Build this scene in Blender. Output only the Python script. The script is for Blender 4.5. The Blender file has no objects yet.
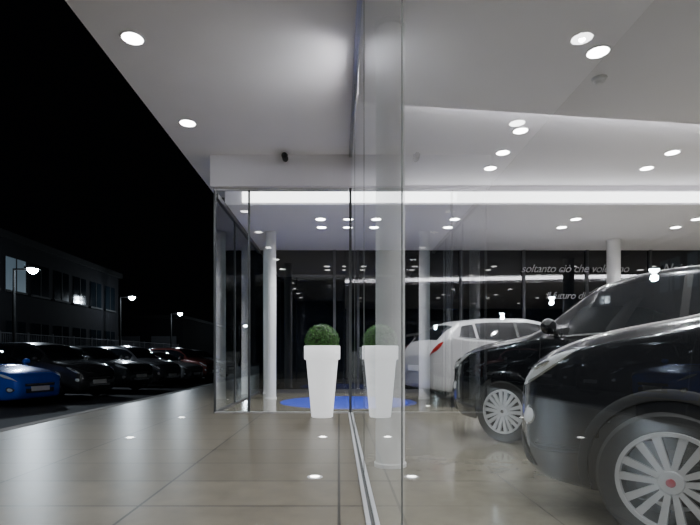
import bpy, math, random
from mathutils import Vector, Matrix
random.seed(4)
S=bpy.context.scene
COL=S.collection

# ---------------------------------------------------------------- materials
def pmat(name,col,rough=.5,metal=0,coat=0,emit=None,es=0,spec=.5,noise=0,nscale=8,bump=0,ior=1.5):
    m=bpy.data.materials.new(name); m.use_nodes=True
    nt=m.node_tree; b=nt.nodes['Principled BSDF']
    b.inputs['Base Color'].default_value=(*col,1)
    b.inputs['Roughness'].default_value=rough
    b.inputs['Metallic'].default_value=metal
    b.inputs['Coat Weight'].default_value=coat
    b.inputs['Coat Roughness'].default_value=.03
    b.inputs['Specular IOR Level'].default_value=spec
    b.inputs['IOR'].default_value=ior
    if emit:
        b.inputs['Emission Color'].default_value=(*emit,1)
        b.inputs['Emission Strength'].default_value=es
    if noise or bump:
        tc=nt.nodes.new('ShaderNodeTexCoord'); n=nt.nodes.new('ShaderNodeTexNoise')
        n.inputs['Scale'].default_value=nscale; n.inputs['Detail'].default_value=5
        nt.links.new(tc.outputs['Object'],n.inputs['Vector'])
        if noise:
            mx=nt.nodes.new('ShaderNodeMix'); mx.data_type='RGBA'
            mx.inputs[6].default_value=(*[c*(1-noise) for c in col],1)
            mx.inputs[7].default_value=(*[min(1,c*(1+noise)) for c in col],1)
            nt.links.new(n.outputs['Fac'],mx.inputs[0]); nt.links.new(mx.outputs[2],b.inputs['Base Color'])
        if bump:
            bp=nt.nodes.new('ShaderNodeBump'); bp.inputs['Strength'].default_value=bump
            nt.links.new(n.outputs['Fac'],bp.inputs['Height']); nt.links.new(bp.outputs['Normal'],b.inputs['Normal'])
    return m

def glassmat(name,f0=.08,tint=(.95,.98,.97)):
    m=bpy.data.materials.new(name); m.use_nodes=True
    nt=m.node_tree; N=nt.nodes; K=nt.links; N.clear()
    out=N.new('ShaderNodeOutputMaterial'); mix=N.new('ShaderNodeMixShader')
    tr=N.new('ShaderNodeBsdfTransparent'); tr.inputs[0].default_value=(*tint,1)
    gl=N.new('ShaderNodeBsdfGlossy'); gl.inputs['Roughness'].default_value=0
    gl.inputs[0].default_value=(.95,.97,.98,1)
    g=N.new('ShaderNodeNewGeometry'); d=N.new('ShaderNodeVectorMath'); d.operation='DOT_PRODUCT'
    K.new(g.outputs['Normal'],d.inputs[0]); K.new(g.outputs['Incoming'],d.inputs[1])
    def M(op,a,b=None):
        n=N.new('ShaderNodeMath'); n.operation=op
        if isinstance(a,(int,float)): n.inputs[0].default_value=a
        else: K.new(a,n.inputs[0])
        if b is not None:
            if isinstance(b,(int,float)): n.inputs[1].default_value=b
            else: K.new(b,n.inputs[1])
        return n.outputs[0]
    c=M('ABSOLUTE',d.outputs['Value']); p=M('POWER',M('SUBTRACT',1.0,c),5.0)
    f=M('ADD',M('MULTIPLY',p,(1-f0)*.9),f0)
    K.new(f,mix.inputs[0]); K.new(tr.outputs[0],mix.inputs[1]); K.new(gl.outputs[0],mix.inputs[2])
    K.new(mix.outputs[0],out.inputs[0])
    return m

def tilemat(name,c1,c2,mortar,w,h,rough,msize=.004,offset=0,nz=.15,spec=.5):
    m=bpy.data.materials.new(name); m.use_nodes=True
    nt=m.node_tree; N=nt.nodes; K=nt.links; b=N['Principled BSDF']
    b.inputs['Specular IOR Level'].default_value=spec
    tc=N.new('ShaderNodeTexCoord'); br=N.new('ShaderNodeTexBrick')
    br.offset=offset; br.inputs['Scale'].default_value=1
    br.inputs['Brick Width'].default_value=w; br.inputs['Row Height'].default_value=h
    br.inputs['Mortar Size'].default_value=msize; br.inputs['Mortar Smooth'].default_value=.1
    br.inputs['Color1'].default_value=(*c1,1); br.inputs['Color2'].default_value=(*c2,1)
    br.inputs['Mortar'].default_value=(*mortar,1)
    K.new(tc.outputs['Object'],br.inputs['Vector'])
    n=N.new('ShaderNodeTexNoise'); n.inputs['Scale'].default_value=5; n.inputs['Detail'].default_value=8
    n.inputs['Roughness'].default_value=.65
    K.new(tc.outputs['Object'],n.inputs['Vector'])
    mr=N.new('ShaderNodeMapRange'); mr.inputs[1].default_value=.3; mr.inputs[2].default_value=.7; mr.inputs[3].default_value=1-nz; mr.inputs[4].default_value=1+nz
    K.new(n.outputs['Fac'],mr.inputs[0])
    vm=N.new('ShaderNodeVectorMath'); vm.operation='SCALE'
    K.new(br.outputs['Color'],vm.inputs[0]); K.new(mr.outputs[0],vm.inputs['Scale'])
    K.new(vm.outputs[0],b.inputs['Base Color'])
    r2=N.new('ShaderNodeMapRange'); r2.inputs[3].default_value=rough*.88; r2.inputs[4].default_value=rough*1.12
    K.new(n.outputs['Fac'],r2.inputs[0]); K.new(r2.outputs[0],b.inputs['Roughness'])
    bp=N.new('ShaderNodeBump'); bp.inputs['Strength'].default_value=.25; bp.inputs['Distance'].default_value=.003
    bp.invert=True
    K.new(br.outputs['Fac'],bp.inputs['Height']); K.new(bp.outputs['Normal'],b.inputs['Normal'])
    return m

WHITE=pmat('ceiling_white',(.90,.88,.93),.7,noise=.03,nscale=2)
COLW=pmat('column_white',(.85,.85,.87),.45,noise=.02)
TERR=tilemat('terrace_tile',(.100,.088,.066),(.120,.106,.080),(.026,.023,.019),1.2,.6,.36,.009,nz=.20,spec=.32)
INFL=tilemat('showroom_tile',(.185,.171,.136),(.20,.184,.147),(.11,.10,.085),1.2,1.2,.12,.004,nz=.2)
ASPH=pmat('asphalt',(.024,.024,.028),.8,noise=.4,nscale=30,bump=.2,spec=.3)
KERB=pmat('kerb_stone',(.14,.135,.13),.8,noise=.2,nscale=20)
GLASS=glassmat('clear_glass',.09)
DARKG=pmat('night_glass',(.003,.004,.006),.02,spec=.5,noise=.3,nscale=1,ior=1.6)
ALU=pmat('rail_aluminium',(.62,.62,.64),.35,metal=.6,noise=.05)
JOINT=pmat('dark_joint',(.05,.055,.06),.4,noise=.1)
SILI=pmat('silicone_joint',(.16,.17,.17),.5,noise=.05)
MULL=pmat('mullion_grey',(.06,.06,.07),.4,noise=.1)
LAMP=pmat('lamp_glow',(1,1,1),.5,emit=(1,.98,.96),es=26)
COVE=pmat('cove_led',(1,1,1),.5,emit=(1,.99,1),es=170)
BAND=pmat('fascia_glow',(1,1,1),.5,emit=(1,.99,1),es=4.5)
FLOORL=pmat('floor_led',(1,1,1),.5,emit=(1,.97,.9),es=12)
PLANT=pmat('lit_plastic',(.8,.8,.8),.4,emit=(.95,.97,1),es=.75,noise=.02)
LEAF=pmat('boxwood_leaf',(.03,.12,.012),.5,noise=.5,nscale=20)
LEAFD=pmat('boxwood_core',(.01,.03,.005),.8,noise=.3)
BLUE=pmat('blue_carpet',(.008,.03,.32),.8,noise=.2,nscale=60)
BLK=pmat('black_plastic',(.012,.012,.013),.5,noise=.1)
RUB=pmat('tyre_rubber',(.012,.012,.012),.7,noise=.2,nscale=40)
SILV=pmat('alloy_silver',(.6,.6,.62),.35,metal=.5,noise=.03)
CHR=pmat('chrome',(.8,.8,.82),.12,metal=.9,noise=.02)
LENS=pmat('lamp_lens',(.75,.77,.82),.12,coat=1,noise=.15,nscale=30)
REDL=pmat('tail_lens',(.3,.01,.01),.1,coat=1,noise=.1)
REDC=pmat('red_cap',(.22,.02,.03),.3,noise=.1)
CGLS=pmat('car_glass',(.010,.012,.015),.02,spec=.8,coat=1,noise=.1)
PLATE=pmat('plate_white',(.7,.7,.7),.4,noise=.03)
def paint(n,c,r=.25,met=.2): return pmat(n,c,r,metal=met,coat=1,noise=.04,nscale=3)

# ---------------------------------------------------------------- mesh builder
class MB:
    def __init__(s): s.v=[];s.f=[];s.m=[];s.mats=[]
    def mi(s,mat):
        if mat not in s.mats: s.mats.append(mat)
        return s.mats.index(mat)
    def add(s,vs,fs,mat):
        o=len(s.v); k=s.mi(mat); s.v+= [tuple(v) for v in vs]
        for f in fs: s.f.append([o+i for i in f]); s.m.append(k)
    def box(s,a,b,mat):
        x0,y0,z0=a;x1,y1,z1=b
        s.add([(x0,y0,z0),(x1,y0,z0),(x1,y1,z0),(x0,y1,z0),(x0,y0,z1),(x1,y0,z1),(x1,y1,z1),(x0,y1,z1)],
          [(0,3,2,1),(4,5,6,7),(0,1,5,4),(1,2,6,5),(2,3,7,6),(3,0,4,7)],mat)
    def prism(s,poly,z0,z1,mat):
        n=len(poly)
        s.add([(x,y,z0) for x,y in poly]+[(x,y,z1) for x,y in poly],
          [tuple(range(n-1,-1,-1)),tuple(range(n,2*n))]+[(i,(i+1)%n,n+(i+1)%n,n+i) for i in range(n)],mat)
    def lathe(s,prof,mat,seg=40,axis='z',c=(0,0,0),sgn=1):
        vs=[];n=len(prof)
        for i in range(seg):
            a=2*math.pi*i/seg
            for r,h in prof:
                if axis=='z': vs.append((c[0]+r*math.cos(a),c[1]+r*math.sin(a),c[2]+h))
                elif axis=='y': vs.append((c[0]+r*math.cos(a),c[1]+sgn*h,c[2]+r*math.sin(a)))
        fs=[]
        for i in range(seg):
            j=(i+1)%seg
            for k in range(n-1): fs.append((i*n+k,j*n+k,j*n+k+1,i*n+k+1))
        s.add(vs,fs,mat)
    def obj(s,name,parent=None,smooth=None,loc=None,fixn=True):
        me=bpy.data.meshes.new(name); me.from_pydata(s.v,[],s.f)
        for m in s.mats: me.materials.append(m)
        for p,k in zip(me.polygons,s.m): p.material_index=k
        me.update()
        if fixn:
            import bmesh
            bm=bmesh.new(); bm.from_mesh(me); bmesh.ops.recalc_face_normals(bm,faces=bm.faces[:]); bm.to_mesh(me); bm.free()
        if smooth: smooth_angle(me,smooth)
        o=bpy.data.objects.new(name,me); COL.objects.link(o)
        if parent: o.parent=parent
        if loc: o.location=loc
        return o
def smooth_angle(me,deg):
    import bmesh
    bm=bmesh.new(); bm.from_mesh(me)
    for f in bm.faces: f.smooth=True
    for e in bm.edges:
        e.smooth = len(e.link_faces)==2 and e.calc_face_angle(0)<math.radians(deg)
    bm.to_mesh(me); bm.free()
def box(name,a,b,mat,parent=None):
    m=MB(); m.box(a,b,mat); return m.obj(name,parent)
def quad(name,vs,mat,parent=None):
    m=MB(); m.add(vs,[(0,1,2,3)],mat); return m.obj(name,parent,fixn=False)
def empty(name,loc=(0,0,0),rz=0):
    e=bpy.data.objects.new(name,None); COL.objects.link(e); e.location=loc; e.rotation_euler=(0,0,rz); e.empty_display_size=.2
    return e

# ---------------------------------------------------------------- building
XG=.18; YF=7.9; XL=-1.96; YB=12.3; XR=13; YN=-4
box('terrace_floor',(-4,YN,-.35),(XG,YF,0),TERR)
box('terrace_floor_side',(-4,YF,-.35),(XL,30,0),TERR)
box('kerb',(-4.16,YN,-.35),(-4.0,30,.005),KERB)
m=MB(); m.prism([(XG,YN),(XR,YN),(XR,YB+.2),(XL,YB+.2),(XL,YF),(XG,YF)],-.35,0,INFL); m.obj('floor')
box('parking_ground',(-70,-20,-.6),(-4,90,-.35),ASPH)
box('parking_ground_rear',(-4,30,-.6),(30,90,-.35),ASPH)
box('canopy_soffit',(-2.42,YN,4.04),(XG+.02,9.9,4.3),WHITE)
box('wall_header',(XL-.05,YF-.1,3.55),(XG+.02,YF+.1,4.04),WHITE)
def yc(x): return 5.33+(x-.2)*.125
m=MB()
m.prism([(XG+.02,YN),(XR,YN),(XR,yc(XR)-.25),(XG+.02,yc(XG)-.25)],3.6,4.3,WHITE)
m.prism([(XG+.02,yc(XG)-.25),(XR,yc(XR)-.25),(XR,yc(XR)),(XG+.02,yc(XG))],3.6,3.63,WHITE)
m.prism([(XG+.02,yc(XG)-.02),(XR,yc(XR)-.02),(XR,yc(XR)),(XG+.02,yc(XG))],3.63,3.715,WHITE)
m.prism([(XG+.02,yc(XG)-.25),(XR,yc(XR)-.25),(XR,8.6),(XG+.02,8.6)],3.83,4.3,WHITE)
m.prism([(XL,YF+.1),(XG+.02,YF+.1),(XG+.02,8.6),(XL,8.6)],3.83,4.3,WHITE)
m.prism([(XL,8.6),(XR,8.6),(XR,YB),(XL,YB)],3.5,4.3,WHITE)
m.obj('ceiling')
m=MB(); m.prism([(.3,yc(.3)-.245),(XR,yc(XR)-.245),(XR,yc(XR)-.15),(.3,yc(.3)-.15)],3.635,3.70,COVE); m.obj('cove_light_strip')
m=MB(); m.box((XL+.3,8.585,3.54),(XR,8.6,3.72),BAND); m.obj('cove_light_strip')  # fascia face made to glow, in place of cove light falling on it
box('wall_back',(XL,YB,0),(XR,YB+.2,4.3),DARKG)
box('wall_right',(XR,YN,0),(XR+.2,YB+.2,4.3),DARKG)
box('wall_front',(XG,YN-.2,0),(XR,YN,4.3),DARKG)
e=empty('window_frame_back')
x=XL+.3
while x<XR:
    box('mullion',(x-.03,YB-.05,0),(x+.03,YB-.001,3.5),MULL,e); x+=1.55
box('transom',(XL,YB-.05,0),(XR,YB-.002,.08),MULL,e)
# glass walls
e=empty('window_1')
quad('glass',[(XG,YN,0.0),(XG,YF,0.0),(XG,YF,4.04),(XG,YN,4.04)],GLASS,e)
box('bottom_rail_a',(XG-.035,YN,0),(XG-.012,YF-.03,.018),ALU,e)
box('bottom_rail_b',(XG+.012,YN,0),(XG+.035,YF-.03,.018),ALU,e)
box('bottom_groove',(XG-.012,YN,0),(XG-.002,YF-.03,.010),JOINT,e)
box('top_rail',(XG-.025,YN,4.0),(XG+.01,YF-.1,4.04),ALU,e)
for y in (1.43,3.6,5.7):
    box('joint',(XG-.002,y-.003,.02),(XG+.002,y+.003,4.0),SILI,e)
box('corner_post',(XG-.02,YF-.02,0),(XG+.02,YF+.02,3.55),JOINT,e)
e=empty('window_2')
quad('glass',[(XL,YF,0.0),(XG,YF,0.0),(XG,YF,3.55),(XL,YF,3.55)],GLASS,e)
quad('side_glass',[(XL,YF,0.0),(XL,YB,0.0),(XL,YB,3.5),(XL,YF,3.5)],GLASS,e)
for xx in (XL,-1.42):
    box('post',(xx-.015,YF-.02,0),(xx+.015,YF+.02,3.55),JOINT,e)
box('bottom_rail',(XL,YF-.03,0),(XG-.04,YF+.03,.02),ALU,e)
box('top_rail',(XL,YF-.03,3.51),(XG-.04,YF+.03,3.55),ALU,e)
box('side_top_rail',(XL-.03,YF+.1,3.42),(XL+.03,YB,3.5),MULL,e)
box('side_bottom_rail',(XL-.03,YF+.05,0),(XL+.03,YB,.03),MULL,e)
for yy in (9.4,10.9): box('side_post',(XL-.015,yy-.02,0),(XL+.015,yy+.02,3.5),JOINT,e)

def column(x,y,r,z1):
    m=MB(); m.lathe([(0,0),(r+.012,0),(r+.012,.03),(r,.035),(r,z1-.04),(r+.012,z1-.03),(r+.012,z1),(0,z1)],COLW,40)
    m.obj('column',smooth=40,loc=(x,y,0))
column(-1.43,10.5,.11,3.5); column(-1.70,11.9,.10,3.5)
column(.42,4.1,.12,3.6); column(6.15,11.2,.14,3.5); column(10,11,.13,3.5)

# downlights
def downlight(x,y,z,r=.11,w=30,angle=130):
    m=MB(); m.lathe([(0,-.002),(r,-.002),(r,0)],LAMP,28); m.lathe([(r,0),(r,-.006),(r+.018,-.006),(r+.022,0)],WHITE,28)
    o=m.obj('downlight',loc=(x,y,z))
    l=bpy.data.lights.new('lamp','SPOT'); l.energy=w; l.spot_size=math.radians(angle); l.spot_blend=.6; l.color=(.98,.98,1); l.shadow_soft_size=.03
    lo=bpy.data.objects.new('lamp',l); COL.objects.link(lo); lo.parent=o; lo.location=(0,0,-.012)
for y in (-2.26,-.46,1.34,3.14,4.94,6.74): downlight(-2.04,y,4.04,.10,195,125)
for y in (-1.8,-.2,1.3): downlight(1.0,y,3.6,.10,125,150)  # added fill lamps out of view, to light the near car's wheels
for x in (2.3,4.6,6.9,9.2):
    for y in (-1,1.4,2.6,4.44): downlight(x,y,3.6,.09,175)
for x in (2.36,4.8,7.2,9.6):
    for y in (6.5,7.2,7.8): downlight(x,y,3.83,.09,140)
for x in (-.35,2.2,4.5,6.8,9.1):
    for y in (9.5,10.1): downlight(x,y,3.5,.09,175)
for y in (9.5,10.1): downlight(.15,y,3.5,.06,60)

# floor lights
for x,y in ((-.18,3.72),(-.18,5.55),(-.18,1.9),(-2.3,7.3),(-2.3,5.5),(1.6,9.0),(3.0,7.6)):
    m=MB(); m.lathe([(0,.004),(.036,.004)],FLOORL,24); m.lathe([(.036,.005),(.055,.005),(.058,0)],ALU,24)
    m.obj('floor_spotlight',loc=(x,y,0))

m=MB(); m.lathe([(0,.012),(1.22,.012),(1.25,0)],BLUE,80); m.obj('round_carpet',loc=(.1,9.8,0))

# planter + boxwood ball
pl=empty('planter',(-.25,7.4,0))
m=MB(); m.lathe([(0,0),(.15,0),(.158,.01),(.232,.83),(.235,.845),(.262,.85),(.266,.86),(.266,1.04),(.26,1.05),(.24,1.05),(.235,1.0),(0,1.0)],PLANT,56)
m.obj('pot',pl,smooth=35)
m=MB(); c=Vector((0,0,1.12)); R=.245
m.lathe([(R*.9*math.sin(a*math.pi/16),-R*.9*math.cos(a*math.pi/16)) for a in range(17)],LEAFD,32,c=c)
for i in range(4200):
    z=random.uniform(-1,1); a=random.uniform(0,6.283); q=math.sqrt(1-z*z)
    n=Vector((q*math.cos(a),q*math.sin(a),z)); p=c+n*R*random.uniform(.88,1.03)
    t=n.cross(Vector((random.uniform(-1,1),random.uniform(-1,1),random.uniform(-1,1)))).normalized()
    b=n.cross(t); d=(t+n*random.uniform(-.2,.9)).normalized(); s=random.uniform(.010,.018)
    m.add([p,p+d*s+b*s*.45,p+d*2*s,p+d*s-b*s*.45],[(0,1,2,3)],LEAF)
m.obj('boxwood',pl,fixn=False)

def secam(x,y,z):
    e=empty('security_camera',(x,y,z))
    m=MB(); m.box((-.03,-.02,-.02),(.03,0,.06),BLK); m.box((-.012,-.09,.0),(.012,-.02,.02),BLK); m.obj('bracket',e)
    m=MB(); m.lathe([(0,-.10),(.04,-.10),(.045,-.09),(.045,.06),(.035,.09),(0,.09)],BLK,24,'y'); m.obj('housing',e,smooth=40,loc=(0,-.12,-.03))
secam(-.83,YF-.1,3.98)
for x,y in ((2.53,4.86),(3.4,2.9)):
    m=MB(); m.lathe([(0,-.06),(.03,-.058),(.05,-.04),(.055,-.02),(.07,-.015),(.07,0)],COLW,24); m.obj('smoke_detector',loc=(x,y,3.6))

def text(body,x,z,size):
    cu=bpy.data.curves.new('wall_lettering','FONT'); cu.body=body; cu.size=size; cu.shear=.35; cu.extrude=.004; cu.space_character=.95
    o=bpy.data.objects.new('wall_lettering',cu); COL.objects.link(o)
    o.location=(x,YB-.07,z); o.rotation_euler=(math.pi/2,0,0)
    cu.materials.append(LET)
LET=pmat('lettering_white',(.5,.5,.53),.5,noise=.02)
text('soltanto ciò che volevano',4.45,2.95,.27)
text('il futuro di loro',5.05,2.3,.24)
text('Noi siamo',7.9,2.95,.30)

# ---------------------------------------------------------------- cars
def pchip(xs,ys):
    n=len(xs); h=[xs[i+1]-xs[i] for i in range(n-1)]; d=[(ys[i+1]-ys[i])/h[i] for i in range(n-1)]
    m=[d[0]]+[0 if d[i-1]*d[i]<=0 else 2*d[i-1]*d[i]/(d[i-1]+d[i]) for i in range(1,n-1)]+[d[-1]]
    def f(x):
        x=max(xs[0],min(xs[-1],x)); i=0
        while i<n-2 and x>xs[i+1]: i+=1
        t=(x-xs[i])/h[i]
        return ((1+2*t)*(1-t)**2*ys[i]+t*(1-t)**2*h[i]*m[i]+t*t*(3-2*t)*ys[i+1]+t*t*(t-1)*h[i]*m[i+1])
    return f
KINDS={
 'mpv':dict(L=4.2,W=1.80,uf=.84,ur=3.40,R=.325,cowl=1.02,wt=1.72,rf=3.72,
   T=[(0,.70,.60,.60,.36),(.03,.80,.68,.70,.29),(.10,.89,.76,.80,.23),(.25,.98,.84,.895,.20),(.5,1.06,.91,.96,.19),(.85,1.12,.97,.99,.19),
      (1.05,1.16,1.0,1,.19),(1.4,1.42,1.02,1,.19),(1.75,1.61,1.03,1,.19),(2.3,1.68,1.05,1,.19),(3.0,1.68,1.07,1,.19),(3.6,1.62,1.08,.99,.20),(3.8,1.55,1.08,.97,.22),(4.0,1.25,1.05,.93,.26),(4.14,1.0,.95,.86,.30),(4.2,.9,.82,.76,.36)]),
 'hatch':dict(L=4.1,W=1.78,uf=.82,ur=3.35,R=.315,cowl=1.15,wt=1.95,rf=3.5,
   T=[(0,.64,.56,.60,.34),(.03,.72,.63,.70,.28),(.10,.79,.70,.80,.22),(.25,.86,.77,.895,.19),(.5,.92,.83,.96,.18),(.9,.98,.89,.99,.18),
      (1.18,1.02,.92,1,.18),(1.55,1.26,.94,1,.18),(1.98,1.44,.96,1,.18),(2.4,1.49,.98,1,.18),(3.0,1.48,1.0,1,.18),(3.45,1.41,1.01,.99,.19),(3.75,1.26,1.01,.97,.21),(3.95,1.06,.98,.92,.25),(4.05,.95,.90,.86,.30),(4.1,.85,.78,.76,.36)]),
 'suv':dict(L=4.35,W=1.84,uf=.88,ur=3.5,R=.345,cowl=1.25,wt=2.0,rf=3.75,
   T=[(0,.80,.70,.62,.40),(.03,.88,.78,.72,.33),(.10,.95,.84,.82,.26),(.25,1.0,.90,.90,.23),(.5,1.04,.94,.96,.22),(.9,1.09,.98,.99,.22),
      (1.25,1.13,1.01,1,.22),(1.6,1.36,1.03,1,.22),(2.02,1.57,1.05,1,.22),(2.5,1.63,1.08,1,.22),(3.1,1.62,1.11,1,.22),(3.65,1.56,1.14,.99,.23),(3.95,1.42,1.15,.97,.25),(4.15,1.2,1.08,.93,.28),(4.3,1.0,.94,.87,.32),(4.35,.9,.82,.78,.38)]),
}
def make_car(kind,pm,wheelpos=None,phi=0,loc=None,clad=True,cap=None,spokes=12,rim=None,gz=0,nosepos=None):
    K=KINDS[kind]; L=K['L'];W=K['W'];hw=W/2;T=K['T']; R=K['R']; rim=rim or SILV
    us=[t[0] for t in T]
    fz=pchip(us,[t[1] for t in T]);fb=pchip(us,[t[2] for t in T]);fw=pchip(us,[t[3]*hw for t in T]);f0=pchip(us,[t[4] for t in T])
    def ctrl(u):
        zt,zb,w,z0=fz(u),fb(u),fw(u),f0(u); dz=zt-zb
        g=max(0,min(1,(dz-.16)/.30)); g=g*g*(3-2*g)
        L_=lambda a,b:a*(1-g)+b*g
        return [(0,z0),(.80*w,z0),(.955*w,z0+.07),(w,z0+.52*(zb-z0)),(.985*w,zb),
            (L_(.95*w,.955*w),L_(zb+.38*dz,zb+.05)),(L_(.82*w,.73*w),L_(zb+.75*dz,zt-.085)),(L_(.45*w,.52*w),L_(zb+.95*dz,zt-.022)),(0,zt)]
    def surf(u,t,side=1,off=0):
        def raw(u,t):
            P=ctrl(u); i=min(7,max(0,int(t))); f=t-i
            g=lambda k:(P[k] if 0<=k<=8 else ((-P[1][0],P[1][1]) if k<0 else (-P[7][0],P[7][1])))
            a,b,c,d=g(i-1),g(i),g(i+1),g(i+2); r=[]
            tn=.42
            for q in range(2):
                m0=tn*(c[q]-a[q]);m1=tn*(d[q]-b[q])
                r.append((2*f**3-3*f*f+1)*b[q]+(f**3-2*f*f+f)*m0+(-2*f**3+3*f*f)*c[q]+(f**3-f*f)*m1)
            return Vector((L/2-u,r[0],r[1]))
        p=raw(u,t)
        if off:
            e=.004
            du=raw(min(L,u+e),t)-raw(max(0,u-e),t); dt=raw(u,min(8,t+.02))-raw(u,max(0,t-.02))
            n=du.cross(dt); 
            if n.length>1e-9:
                n.normalize()
                if n.dot(Vector((p.x*.35,p.y,p.z-.6)))<0: n=-n
                p=p+n*off
        return Vector((p.x,p.y*side,p.z))
    root=empty('car',(0,0,0),phi)
    stations=[0,.012,.03,.05,.075,.10,.14,.18,.23,.29,.36]+[.36+i*(L-.72)/62 for i in range(1,63)]+[L-x for x in (.29,.23,.18,.14,.10,.06,.03,.012,0)]
    ts=[i*.25 for i in range(33)]
    vs=[];n=64
    for u in stations:
        ring=[surf(u,t) for t in ts]+[surf(u,t,-1) for t in ts[-2:0:-1]]
        ring[0].y=0; ring[32].y=0; vs+=ring
    fs=[]
    for i in range(len(stations)-1):
        for k in range(n): fs.append((i*n+k,i*n+(k+1)%n,(i+1)*n+(k+1)%n,(i+1)*n+k))
    fs.append(tuple(range(n))); o=(len(stations)-1)*n; fs.append(tuple(range(o+n-1,o-1,-1)))
    b=MB(); b.add(vs,fs,pm); b.mi(BLK); body=b.obj('body',root)
    c=MB(); Ra=R+.055
    for uu in (K['uf'],K['ur']):
        for sg in (1,-1):
            c.lathe([(0,hw-.30),(Ra,hw-.30),(Ra,hw+.2),(0,hw+.2)],pm,48,'y',(L/2-uu,0,R),sg)
    import bmesh
    cut=c.obj('cut'); bm=bmesh.new(); bm.from_mesh(cut.data); bmesh.ops.remove_doubles(bm,verts=bm.verts[:],dist=1e-5)
    bmesh.ops.recalc_face_normals(bm,faces=bm.faces[:]); bm.to_mesh(cut.data); bm.free()
    md=body.modifiers.new('b','BOOLEAN'); md.object=cut; md.operation='DIFFERENCE'; md.solver='EXACT'
    bpy.context.view_layer.update(); dg=bpy.context.evaluated_depsgraph_get()
    nm=bpy.data.meshes.new_from_object(body.evaluated_get(dg)); body.modifiers.clear(); body.data=nm
    bpy.data.objects.remove(cut)
    nm.materials.clear(); nm.materials.append(pm); nm.materials.append(BLK)
    for p in nm.polygons:
        ins=False
        for uu in (K['uf'],K['ur']):
            cc=p.center
            if (cc.x-(L/2-uu))**2+(cc.z-R)**2<(Ra-.0008)**2+.0001 and abs(cc.y)<hw-.02 and ((cc.x-(L/2-uu))**2+(cc.z-R)**2<(Ra-.001)**2 or abs(p.normal.y)<.3): ins=True
        p.material_index=1 if ins or (p.normal.z<-.9 and p.center.z<.4) else 0
    smooth_angle(nm,32)
    D=MB()
    def patch(ufn,t0,t1,nu,nt,mat,off,sides=(1,-1)):
        for sd in sides:
            vs=[];
            for j in range(nt+1):
                t=t0+(t1-t0)*j/nt; ua,ub=ufn(j/nt)
                for i in range(nu+1): vs.append(surf(ua+(ub-ua)*i/nu,t,sd,off))
            D.add(vs,[(j*(nu+1)+i,j*(nu+1)+i+1,(j+1)*(nu+1)+i+1,(j+1)*(nu+1)+i) for j in range(nt) for i in range(nu)],mat)
    def disc(u0,t0,ru,rt,mat,off,bul=0,sides=(1,-1),rings=6,seg=36,sk=0):
        for sd in sides:
            vs=[surf(u0,t0,sd,off+bul)]
            for r in range(1,rings+1):
                q=r/rings
                for k in range(seg):
                    a=2*math.pi*k/seg
                    vs.append(surf(max(0.002,u0+ru*q*math.cos(a)),t0+rt*q*math.sin(a)+sk*ru*q*math.cos(a),sd,off+bul*(1-q*q)))
            fs=[(0,1+k,1+(k+1)%seg) for k in range(seg)]
            for r in range(rings-1):
                for k in range(seg): a=1+r*seg; b_=1+(r+1)*seg; fs.append((a+k,b_+k,b_+(k+1)%seg,a+(k+1)%seg))
            D.add(vs,fs,mat)
    cw,wt,rf=K['cowl'],K['wt'],K['rf']
    patch(lambda q:(cw+.10,wt-.04),6.2,8,12,12,CGLS,.004)
    patch(lambda q:(rf+.10,L-.20),6.25,8,8,12,CGLS,.004)
    a=cw+.32; e1=a+1.05; e2=e1+.82
    patch(lambda q:(a,e1),5.12,5.9,20,8,CGLS,.004)
    patch(lambda q:(e1,e1+.06),5.1,5.92,2,8,BLK,.004)
    patch(lambda q:(e1+.06,e2),5.12,5.9,16,8,CGLS,.004)
    patch(lambda q:(e2+.05,min(e2+.42,rf+.06)-.10*q),5.15,5.85,8,8,CGLS,.004)
    patch(lambda q:(a-.02,e2+.40),5.04,5.10,60,1,CHR if kind=='mpv' else BLK,.006)
    for us_ in (a-.10,e1+.03,e2+.02):
        patch(lambda q:(us_,us_+.007),2.3 if us_<e2 else 3.6,5.05,1,14,BLK,.0015)
    patch(lambda q:(K['uf']+Ra+.03,K['ur']-Ra-.03),1.05,2.35,40,5,BLK if clad else pm,.005)
    patch(lambda q:(.42,cw),6.0,6.02,20,1,BLK,.0015)
    patch(lambda q:(.40,.408),6.0,8,1,12,BLK,.0015)
    if kind=='mpv':
        disc(.25,4.25,.18,.36,CHR,.004,.008,sk=1.2); disc(.25,4.25,.16,.30,LENS,.008,.014,sk=1.2); disc(.22,4.2,.055,.16,CHR,.020,.008)
        disc(.12,3.2,.05,.20,CHR,.004,.006); disc(.12,3.2,.04,.15,LENS,.008,.010)
        patch(lambda q:(.002,.16-.1*q),1.9,2.7,8,5,BLK,.006)
        patch(lambda q:(.16,.45),2.55,2.6,20,1,BLK,.002)
    else:
        disc(.22,4.25,.19,.42,CHR,.003,.006); disc(.22,4.25,.175,.37,LENS,.006,.014)
        disc(.12,2.9,.07,.3,BLK,.004,.004); disc(.12,2.9,.045,.2,LENS,.007,.01)
    disc(L-.13,4.6,.12,.75,REDL,.004,.012)
    z0=T[0][4]; zt=T[0][1]; zm=(z0+zt)/2
    D.box((L/2-.01,-.42,zm+.03),(L/2+.012,.42,zm+.10),BLK)
    D.box((L/2-.01,-.40,z0+.02),(L/2+.012,.40,z0+.13),BLK)
    for k in range(3): D.box((L/2,-.39,z0+.035+.03*k),(L/2+.018,.39,z0+.043+.03*k),CHR if kind!='hatch' else BLK)
    D.box((L/2,-.40,zm+.075),(L/2+.02,.40,zm+.09),CHR)
    D.box((L/2,-.26,zm-.085),(L/2+.022,.26,zm+.025),PLATE)
    D.box((-L/2-.015,-.26,.62),(-L/2+.01,.26,.73),PLATE)
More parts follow.
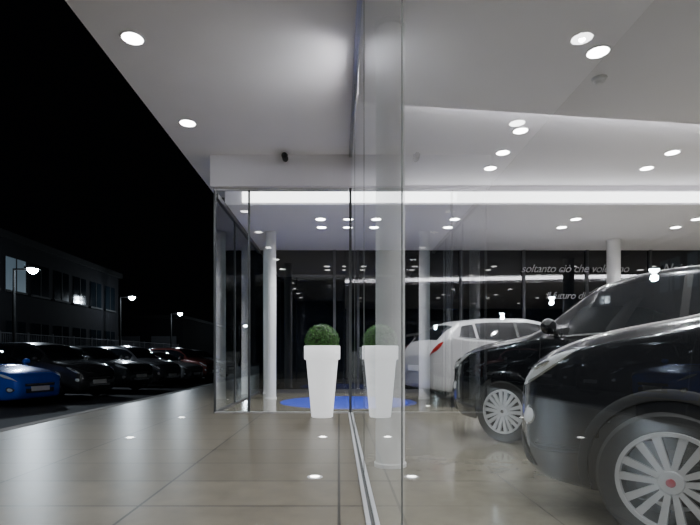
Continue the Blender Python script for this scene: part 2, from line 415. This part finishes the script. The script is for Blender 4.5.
    for uu in (K['uf'],K['ur']):
        for sd in (1,-1):
            vs=[];ns=36
            for k in range(ns+1):
                an=math.radians(-14+208*k/ns)
                for rr,off in ((Ra-.012,-.01),(Ra-.006,.006),(Ra+.035,.006),(Ra+.045,.001)):
                    u=uu+rr*math.cos(an); z=R+rr*math.sin(an); z=max(z,f0(max(0,min(L,u)))+.02); u=max(.01,min(L-.01,u))
                    lo,hi=1.2,5.0
                    for _ in range(18):
                        md_=(lo+hi)/2
                        if surf(u,md_).z<z: lo=md_
                        else: hi=md_
                    p=surf(u,lo); vs.append((p.x,(p.y+off)*sd,z))
            D.add(vs,[(k*4+j,k*4+j+1,k*4+j+5,k*4+j+4) for k in range(ns) for j in range(3)],BLK if clad else pm)
    for uh in (e1-.13,e2-.10):
        for sd in (1,-1):
            p=surf(uh,4.0,sd,.0); y0=p.y; D.box((p.x-.09,min(y0,y0+sd*.035),p.z-.06),(p.x+.07,max(y0,y0+sd*.035),p.z-.035),CHR if kind=='mpv' else pm)
    D.obj('trim_and_glass',root,smooth=35,fixn=False)
    for sd in (1,-1):
        M_=MB(); pr=[(math.sin(i*math.pi/12),-math.cos(i*math.pi/12)) for i in range(13)]
        M_.lathe(pr,pm,24)
        p=surf(a+.05,5.15,sd)
        o=M_.obj('mirror',root,smooth=60); o.scale=(.06,.11,.075); o.location=(p.x+.02,p.y+sd*.13,p.z+.07)
        box('mirror_arm',(p.x-.02,min(p.y-sd*.03,p.y+sd*.07),p.z+.0),(p.x+.03,max(p.y-sd*.03,p.y+sd*.07),p.z+.03),BLK,root)
    for uu in (K['uf'],K['ur']):
        for sd in (1,-1):
            w=MB(); r=R; q=r*.69
            w.lathe([(q,-.19),(r*.93,-.20),(r*.985,-.18),(r,-.15),(r,-.05),(r*.985,-.02),(r*.93,-.002),(q+.02,-.006),(q,-.012)],RUB,56,'y',(0,0,0),sd)
            w.lathe([(q+.006,-.012),(q,-.003),(q-.012,-.004),(q-.02,-.03),(q-.03,-.12),(0,-.13)],BLK,48,'y',(0,0,0),sd)
            w.lathe([(q+.007,-.012),(q+.004,.001),(q-.014,.0),(q-.018,-.02)],rim,56,'y',(0,0,0),sd)
            w.lathe([(0,-.004),(.022,-.004),(.05,-.008),(.066,-.03),(.066,-.06)],rim,32,'y',(0,0,0),sd)
            w.lathe([(0,.002),(.018,.001),(.021,-.006)],cap or CHR,24,'y',(0,0,0),sd)
            w.lathe([(0,-.09),(.145,-.09),(.145,-.1)],ALU,32,'y',(0,0,0),sd)
            for k in range(spokes):
                an=2*math.pi*(k//2)/(spokes/2)+.2; sg=1 if k%2 else -1
                ca,sa=math.cos(an),math.sin(an)
                def pt(rr,tt,yy): return (rr*ca-tt*sa,sd*yy,rr*sa+tt*ca)
                r0,r1=.040,q-.005
                o0=sg*.012; o1=sg*(q*math.pi/(spokes/2))*.42
                t0,t1=.012,.019
                vs=[pt(r0,o0-t0,-.014),pt(r0,o0+t0,-.014),pt(r1,o1+t1,-.005),pt(r1,o1-t1,-.005),pt(r0,o0-t0,-.04),pt(r0,o0+t0,-.04),pt(r1,o1+t1,-.03),pt(r1,o1-t1,-.03)]
                w.add(vs,[(0,1,2,3),(4,7,6,5),(0,4,5,1),(1,5,6,2),(2,6,7,3),(3,7,4,0)],rim)
            w.obj('wheel',root,smooth=35,loc=(L/2-uu,sd*(hw+.008),R))
    Rm=Matrix.Rotation(phi,3,'Z')
    if wheelpos is not None:
        lp=Rm@Vector((L/2-K['uf'],hw,0)); root.location=(wheelpos[0]-lp.x,wheelpos[1]-lp.y,gz)
    elif nosepos is not None:
        lp=Rm@Vector((L/2,0,0)); root.location=(nosepos[0]-lp.x,nosepos[1]-lp.y,gz)
    else: root.location=(loc[0],loc[1],gz)
    return root
BLKP=paint('paint_black',(.012,.013,.016),.18,.3)
DGR=paint('paint_anthracite',(.022,.023,.027),.2,.4)
WHP=paint('paint_white',(.45,.45,.47),.3,0)
make_car('mpv',DGR,wheelpos=(1.50,2.26),phi=math.pi-math.radians(44),cap=REDC,spokes=14,rim=pmat('rim_grey',(.34,.34,.35),.35,metal=.3,noise=.05))
make_car('mpv',BLKP,wheelpos=(1.69,5.17),phi=math.pi-math.radians(50),clad=False,spokes=18)
make_car('suv',WHP,loc=(3.55,10.0),phi=math.radians(12),clad=True)
cols=[('blue',(.01,.09,.65)),('dark',(.05,.05,.055)),('dark2',(.04,.045,.05)),('grey',(.12,.12,.13)),('silver',(.30,.30,.31)),('brown',(.14,.04,.035)),('white2',(.4,.4,.41))]
for i,(n,c) in enumerate(cols):
    make_car(['hatch','mpv','suv','mpv'][i%4],paint('paint_'+n,c),nosepos=(-7.35+.22*i,12.3+2.6*i),phi=math.radians(-16),gz=-.35,clad=False)

# ---------------------------------------------------------------- surroundings
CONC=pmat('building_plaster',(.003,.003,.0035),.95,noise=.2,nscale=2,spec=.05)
ROOFE=pmat('roof_edge_metal',(.004,.004,.004),.8,noise=.2,spec=.05)
WGL=pmat('building_window',(.002,.003,.004),.1,noise=.3,spec=.2)
WLIT=pmat('building_window_lit',(.02,.03,.04),.3,emit=(.5,.7,.85),es=.10,noise=.3)
SILL=pmat('sill_stone',(.012,.012,.012),.8,noise=.1,spec=.05)
FEN=pmat('fence_metal',(.02,.02,.022),.7,noise=.1,spec=.1)
e=empty('office_building')
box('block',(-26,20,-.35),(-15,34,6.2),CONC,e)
box('roof_edge',(-26.2,19.8,6.2),(-14.8,34.2,6.5),ROOFE,e)
for i in range(7):
    for j,z in enumerate((1.0,3.9)):
        y=20.6+i*1.9
        box('window_pane',(-15.02,y,z),(-14.97,y+1.4,z+1.5),WLIT if (j==1 and i in (0,1)) else WGL,e)
        box('window_sill',(-15.05,y-.05,z-.1),(-14.9,y+1.45,z),SILL,e)
        box('window_bar',(-15.02,y+.67,z),(-14.95,y+.73,z+1.5),ROOFE,e)
e=empty('warehouse_building')
box('block',(-34,48,-.35),(-15,70,4.5),CONC,e)
box('roof_edge',(-34.2,47.8,4.5),(-14.8,70.2,4.8),ROOFE,e)
for k in range(5): box('shutter_door',(-32+k*3.5,47.9,-.35),(-29.6+k*3.5,48,2.8),FEN,e)
m=MB()
FX=-14.6
y=13.5
while y<46:
    m.box((FX-.03,y-.03,-.35),(FX+.03,y+.03,2.0),FEN); y+=2
y=13.5
while y<45.5:
    m.box((FX-.008,y-.008,.3),(FX+.008,y+.008,1.9),FEN); y+=.14
for z in (.3,1.1,1.9): m.box((FX-.02,13.5,z),(FX+.02,45.5,z+.04),FEN)
m.box((FX-.1,13.5,-.35),(FX+.1,45.5,.3),FEN)
m.obj('fence')
SL=pmat('street_lamp_glow',(1,1,1),.5,emit=(.8,.92,1),es=150)
def street_lamp(x,y,z,w):
    e=empty('street_lamp',(x,y,-.35)); h=z+.35
    m=MB(); m.lathe([(0,0),(.12,0),(.12,.3),(.07,.35),(.045,h),(0,h)],ROOFE,20); m.box((0,-.04,h-.06),(.7,.04,h),ROOFE); m.box((.5,-.16,h-.02),(1.0,.16,h+.06),ROOFE)
    m.obj('pole',e,smooth=40)
    m=MB(); m.lathe([(0,-.20),(.13,-.15),(.19,-.04),(.20,0)],SL,20,c=(.75,0,h-.02)); m.obj('head',e)
    l=bpy.data.lights.new('lamp','POINT'); l.energy=w; l.color=(.75,.88,1); l.shadow_soft_size=.15
    o=bpy.data.objects.new('lamp',l); COL.objects.link(o); o.parent=e; o.location=(.75,0,h-.38)
street_lamp(-13.0,20,4.4,600); street_lamp(-14.0,32,4.7,600); street_lamp(-14.1,42,4.5,600); street_lamp(-12,60,4.6,300)
street_lamp(-9.5,5.5,5.0,220)  # extra lamp added out of frame to brighten the parked cars

# ---------------------------------------------------------------- world & camera
w=bpy.data.worlds.new('night'); S.world=w; w.use_nodes=True
w.node_tree.nodes['Background'].inputs[0].default_value=(.0008,.0009,.0012,1)
w.node_tree.nodes['Background'].inputs[1].default_value=1
cd=bpy.data.cameras.new('camera'); co=bpy.data.objects.new('camera',cd); COL.objects.link(co); S.camera=co
co.location=(0,0,.9); co.rotation_euler=(math.pi/2,0,0)
cd.sensor_width=36; cd.lens=500/700*36; cd.shift_x=11/700; cd.shift_y=93.5/700; cd.clip_start=.02; cd.clip_end=300
